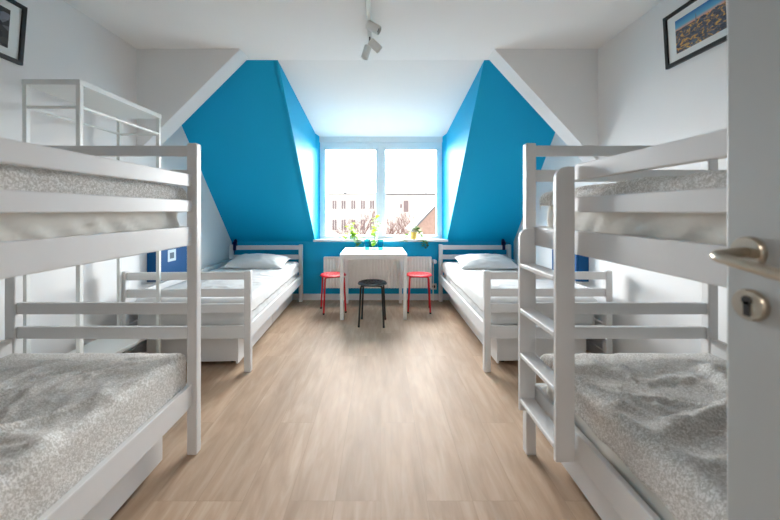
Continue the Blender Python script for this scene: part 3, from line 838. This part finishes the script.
# vase with a tall cutting, on the table
va = thing('glass_vase', 'clear glass vase holding a tall leafy cutting on the table', 'vase', (-.090, 4.12, .7375))
MB().lathe([(0, 0), (.040, 0), (.043, .004), (.043, .09), (.036, .115), (.034, .125), (.031, .125), (.033, .113), (.040, .09), (.040, .008), (0, .008)], 24).build('vase', M['clear'], va, smooth=True)
foliage(va, [[(0, 0, .01), (.005, 0, .12), (.012, 0, .24), (.018, .01, .34), (.03, .0, .405)], [(0.005, 0, .01), (.012, 0, .13), (.028, -.01, .26), (.045, 0, .35)]], M['leaf'], 3, L=.075, w=.033, every=1)
# plants on the sill
zs = .832
pl = thing('potted_plant', 'trailing green plant in a clear jar left on the window sill', 'plant', (-.395, 4.545, zs), 0, 'plants on the window sill')
MB().lathe([(0, 0), (.033, 0), (.036, .004), (.036, .07), (.033, .07), (.033, .008), (0, .008)], 20).build('jar', M['clear'], pl, smooth=True)
foliage(pl, [[(0, 0, .01), (0, 0, .08), (-.04, -.02, .14), (-.07, -.04, .18)], [(0, 0, .01), (.0, 0, .08), (-.02, -.01, .17), (-.01, -.02, .22)],
             [(0, 0, .01), (.01, 0, .08), (.05, -.04, .06), (.08, -.085, 0.0), (.10, -.10, -.08)], [(0, 0, .01), (0, 0, .08), (.03, -.05, .07), (.06, -.09, .0), (.085, -.10, -.05)],
             [(0, 0, .02), (-.01, 0, .08), (-.09, -.04, .05), (-.14, -.05, .03)]], M['leaf'], 11, L=.070, w=.032, every=1)
pr = thing('potted_plant', 'trailing plant in a yellowish pot right on the window sill', 'plant', (.455, 4.545, zs), 0, 'plants on the window sill')
MB().lathe([(0, 0), (.036, 0), (.050, .085), (.053, .085), (.053, .10), (.046, .10), (.044, .085), (0, .085)], 24).build('pot', M['pot'], pr, smooth=True)
MB().lathe([(0, .086), (.0435, .086), (.0435, .089), (0, .091)], 20).build('soil', M['soil'], pr)
foliage(pr, [[(0, 0, .088), (-.03, 0, .15), (-.06, -.02, .17)], [(0, 0, .088), (.01, 0, .15), (.02, -.01, .19)], [(0.01, 0, .088), (.05, -.03, .13), (.09, -.08, .06), (.12, -.11, -.03), (.14, -.11, -.12)],
             [(.01, 0, .088), (.06, -.04, .12), (.12, -.09, .04), (.17, -.11, -.05), (.18, -.11, -.10)], [(-.01, 0, .088), (-.06, -.04, .12), (-.12, -.09, .03), (-.15, -.10, -.03)],
             [(0, 0, .088), (.05, 0, .14), (.08, 0, .15)]], M['leafd'], 23, L=.062, w=.028, every=1)

# ------------------------------------------------------------------ outside
GZ = -8.0
struct('ground', MB().box(-90, 90, 5.2, 160, GZ - .2, GZ), M['ground'], 'pale street ground far below the window', 'ground')
def px(x, y, Y): return ((x - 381) * Y / 328, EYE + (211 - y) * Y / 328)
bl = thing('apartment_building', 'long pale apartment building with rows of windows across the street', 'building', (0, 60, GZ))
x0, zr = px(327, 194, 60); x1, _ = px(384, 194, 60)
MB().box(x0, x1, 0, 10, 0, zr - GZ).build('wall', M['facade'], bl)
MB().box(x0 - .3, x1 + .1, -.3, 10.3, zr - GZ, zr - GZ + .22).build('roof', M['roof'], bl)
for (ya, yb) in ((200, 209.5), (219, 230.5)):
    for xa in (332, 341, 350.8, 360.3, 369.5):
        a, zt = px(xa, ya, 60); b, zb = px(xa + 5.2, yb, 60)
        w = MB().box(a, b, -.12, .03, zb - GZ, zt - GZ).box(a - .1, b + .1, -.2, .03, zb - GZ - .15, zb - GZ).build('window', M['facade'], bl)
        mb = MB(); cx = (a + b) / 2
        mb.box(a + .10, cx - .05, -.135, -.12, zb - GZ + .1, zt - GZ - .1).box(cx + .05, b - .10, -.135, -.12, zb - GZ + .1, zt - GZ - .1)
        mb.build('pane', M['opane'], w)
b2 = thing('apartment_building', 'pale flat-roofed building on the right beyond the street', 'building', (0, 62, GZ))
x0, zr = px(385.5, 195, 62); x1, _ = px(450, 195, 62)
MB().box(x0, x1, 0, 12, 0, zr - GZ).build('wall', M['facade'], b2)
MB().box(x0 - .1, x1 + .3, -.3, 12.3, zr - GZ, zr - GZ + .42).build('roof', M['roof'], b2)
for xa, w_, ya, yb in ((403.5, 5, 200.5, 212), (400, 2, 204, 208)):
    a, zt = px(xa, ya, 62); b, zb = px(xa + w_, yb, 62)
    w = MB().box(a - .12, b + .12, -.12, .03, zb - GZ - .12, zt - GZ + .12).build('window', M['facade'], b2)
    MB().box(a, b, -.135, -.12, zb - GZ, zt - GZ).build('pane', M['opane'], w)
ax, az = px(412, 176, 62)
MB().tube([(ax, 2, zr - GZ + .4), (ax, 2, az - GZ)], .06, 6).build('antenna', M['roof'], b2)
b3 = thing('brick_house', 'pinkish brick house with a sloping gable at lower right outside', 'house', (0, 44, GZ))
xa, za = px(413, 231, 44); xb, zb = px(441, 201, 44)
MB().prism([(xa, 0, 0), (xa, 0, za - GZ), (xb, 0, zb - GZ), (2 * xb - xa, 0, za - GZ), (2 * xb - xa, 0, 0)], (0, 8, 0)).build('wall', M['brick'], b3)
MB().prism([(xa - .2, -.2, za - GZ - .2), (xb, -.2, zb - GZ), (xb, -.2, zb - GZ + .25), (xa - .4, -.2, za - GZ + .0)], (0, 8.4, 0)).build('roof', M['roof'], b3)

def bare_tree(label, X, Y, ztop, seed, spreadw=1.0):
    rnd = random.Random(seed)
    t = thing('bare_tree', label, 'tree', (X, Y, GZ), 0, 'bare trees across the street')
    H = ztop - GZ
    MB().tube([(0, 0, 0), (.1, 0, H * .35), (0, .1, H * .55)], [.22, .16, .10], 8).build('trunk', M['bark'], t, smooth=True)
    mb = MB()
    def grow(p, d, L, r, lvl):
        q = p + d * L
        mid = p + d * (L * .5) + Vector((rnd.uniform(-.08, .08), rnd.uniform(-.08, .08), .05)) * L
        mb.tube([p, mid, q], [r, r * .8, r * .55], 5, caps=False)
        if lvl == 0: return
        for _ in range(3):
            dd = (d + Vector((rnd.uniform(-.75, .75), rnd.uniform(-.75, .75), rnd.uniform(-.1, .55)))).normalized()
            grow(p + d * L * rnd.uniform(.55, 1.0), dd, L * rnd.uniform(.6, .8), r * .55, lvl - 1)
    for k in range(6):
        a = k * 1.05 + rnd.uniform(-.3, .3)
        grow(Vector((0, 0, H * rnd.uniform(.35, .55))), Vector((math.cos(a) * .6 * spreadw, math.sin(a) * .6, 1)).normalized(), H * .20, .075, 4)
    mb.build('branches', M['bark'], t)
for (xp, yp, Y, sd, lab) in ((360, 199, 40, 1, 'bare reddish tree before the left building outside the window'), (393, 206, 42, 4, 'bare reddish tree just right of the window post outside'), (408, 209, 56, 9, 'low bare reddish tree nearest the brick house outside')):
    X, Z = px(xp, yp, Y)
    bare_tree(lab, X, Y, Z, sd)
def fir(label, xp, ytop, Y, wd, seed, m):
    rnd = random.Random(seed)
    X, Z = px(xp, ytop, Y); H = Z - GZ
    t = thing('fir_tree', label, 'tree', (X, Y, GZ), 0, 'trees behind the roofs')
    MB().tube([(0, 0, 0), (0, 0, H * .9)], [.3, .05], 8).build('trunk', M['bark'], t, smooth=True)
    mb = MB()
    for k in range(260):
        f = rnd.random() ** .8; z = H * (.35 + .65 * f); r = wd * (1 - f) * rnd.uniform(.5, 1)
        a = rnd.uniform(0, 6.28)
        leaf(mb, (0, 0, z), (math.cos(a), math.sin(a), -.25), (0, 0, 1), max(r, .25), .22)
    mb.build('foliage', m, t)
fir('pale fir tree rising behind the left building roof', 345, 178, 85, 3.2, 5, M['fir'])
fir('low bushy tree rising behind the right building roof', 408, 184, 88, 3.0, 6, M['fir'])
fir('broad low tree furthest right behind the flat roof', 426, 186, 97, 3.0, 8, M['fir'])

# ------------------------------------------------------------------ light: overcast sky, brighter towards the window side
w = bpy.data.worlds.new('sky'); bpy.context.scene.world = w; w.use_nodes = True
nt = w.node_tree; N = nt.nodes; L = nt.links
bg = N['Background']
tc = N.new('ShaderNodeTexCoord'); sp = N.new('ShaderNodeSeparateXYZ'); L.new(tc.outputs['Generated'], sp.inputs[0])
mr = N.new('ShaderNodeMapRange'); mr.interpolation_type = 'SMOOTHSTEP'
mr.inputs['From Min'].default_value = .0; mr.inputs['From Max'].default_value = .65
mr.inputs['To Min'].default_value = 0.75; mr.inputs['To Max'].default_value = 15.0
L.new(sp.outputs['Y'], mr.inputs['Value']); L.new(mr.outputs['Result'], bg.inputs['Strength'])
bg.inputs['Color'].default_value = (1.0, 0.99, 0.98, 1)

pd = bpy.data.lights.new('window_portal', 'AREA'); pd.shape = 'RECTANGLE'; pd.size = 1.74; pd.size_y = 1.36
pd.cycles.is_portal = True
po = bpy.data.objects.new('window_portal', pd); C.objects.link(po); po.location = (-.007, 4.73, 1.52); po.rotation_euler = (R(-90), 0, 0)

# added fill light in the unseen hallway, brightens the room through the doorway
hd = bpy.data.lights.new('hall_fill', 'AREA'); hd.shape = 'DISK'; hd.size = .5; hd.energy = 8; hd.color = (1.0, .93, .86)
ho = bpy.data.objects.new('hall_fill', hd); C.objects.link(ho); ho.location = (.15, -1.3, 2.5); ho.rotation_euler = (0, 0, 0)

# ------------------------------------------------------------------ camera
cd = bpy.data.cameras.new('camera'); cam = bpy.data.objects.new('camera', cd); C.objects.link(cam)
cam.location = (0, 0, EYE); cam.rotation_euler = (R(90), 0, 0)
cd.sensor_width = 36; cd.lens = 328 / 780 * 36
cd.shift_x = (390 - 381) / 780; cd.shift_y = -(260 - 211) / 780
cd.clip_start = .02; cd.clip_end = 500
cd.dof.use_dof = True; cd.dof.focus_distance = 3.0; cd.dof.aperture_fstop = 2.4
sc = bpy.context.scene
sc.camera = cam
sc.cycles.use_denoising = True
sc.cycles.max_bounces = 14; sc.cycles.diffuse_bounces = 8; sc.cycles.glossy_bounces = 4; sc.cycles.transparent_max_bounces = 16
sc.cycles.sample_clamp_indirect = 10
sc.view_settings.view_transform = 'Standard'; sc.view_settings.look = 'None'
sc.view_settings.gamma = 1; sc.view_settings.use_curve_mapping = False
sc.view_settings.exposure = 1.40
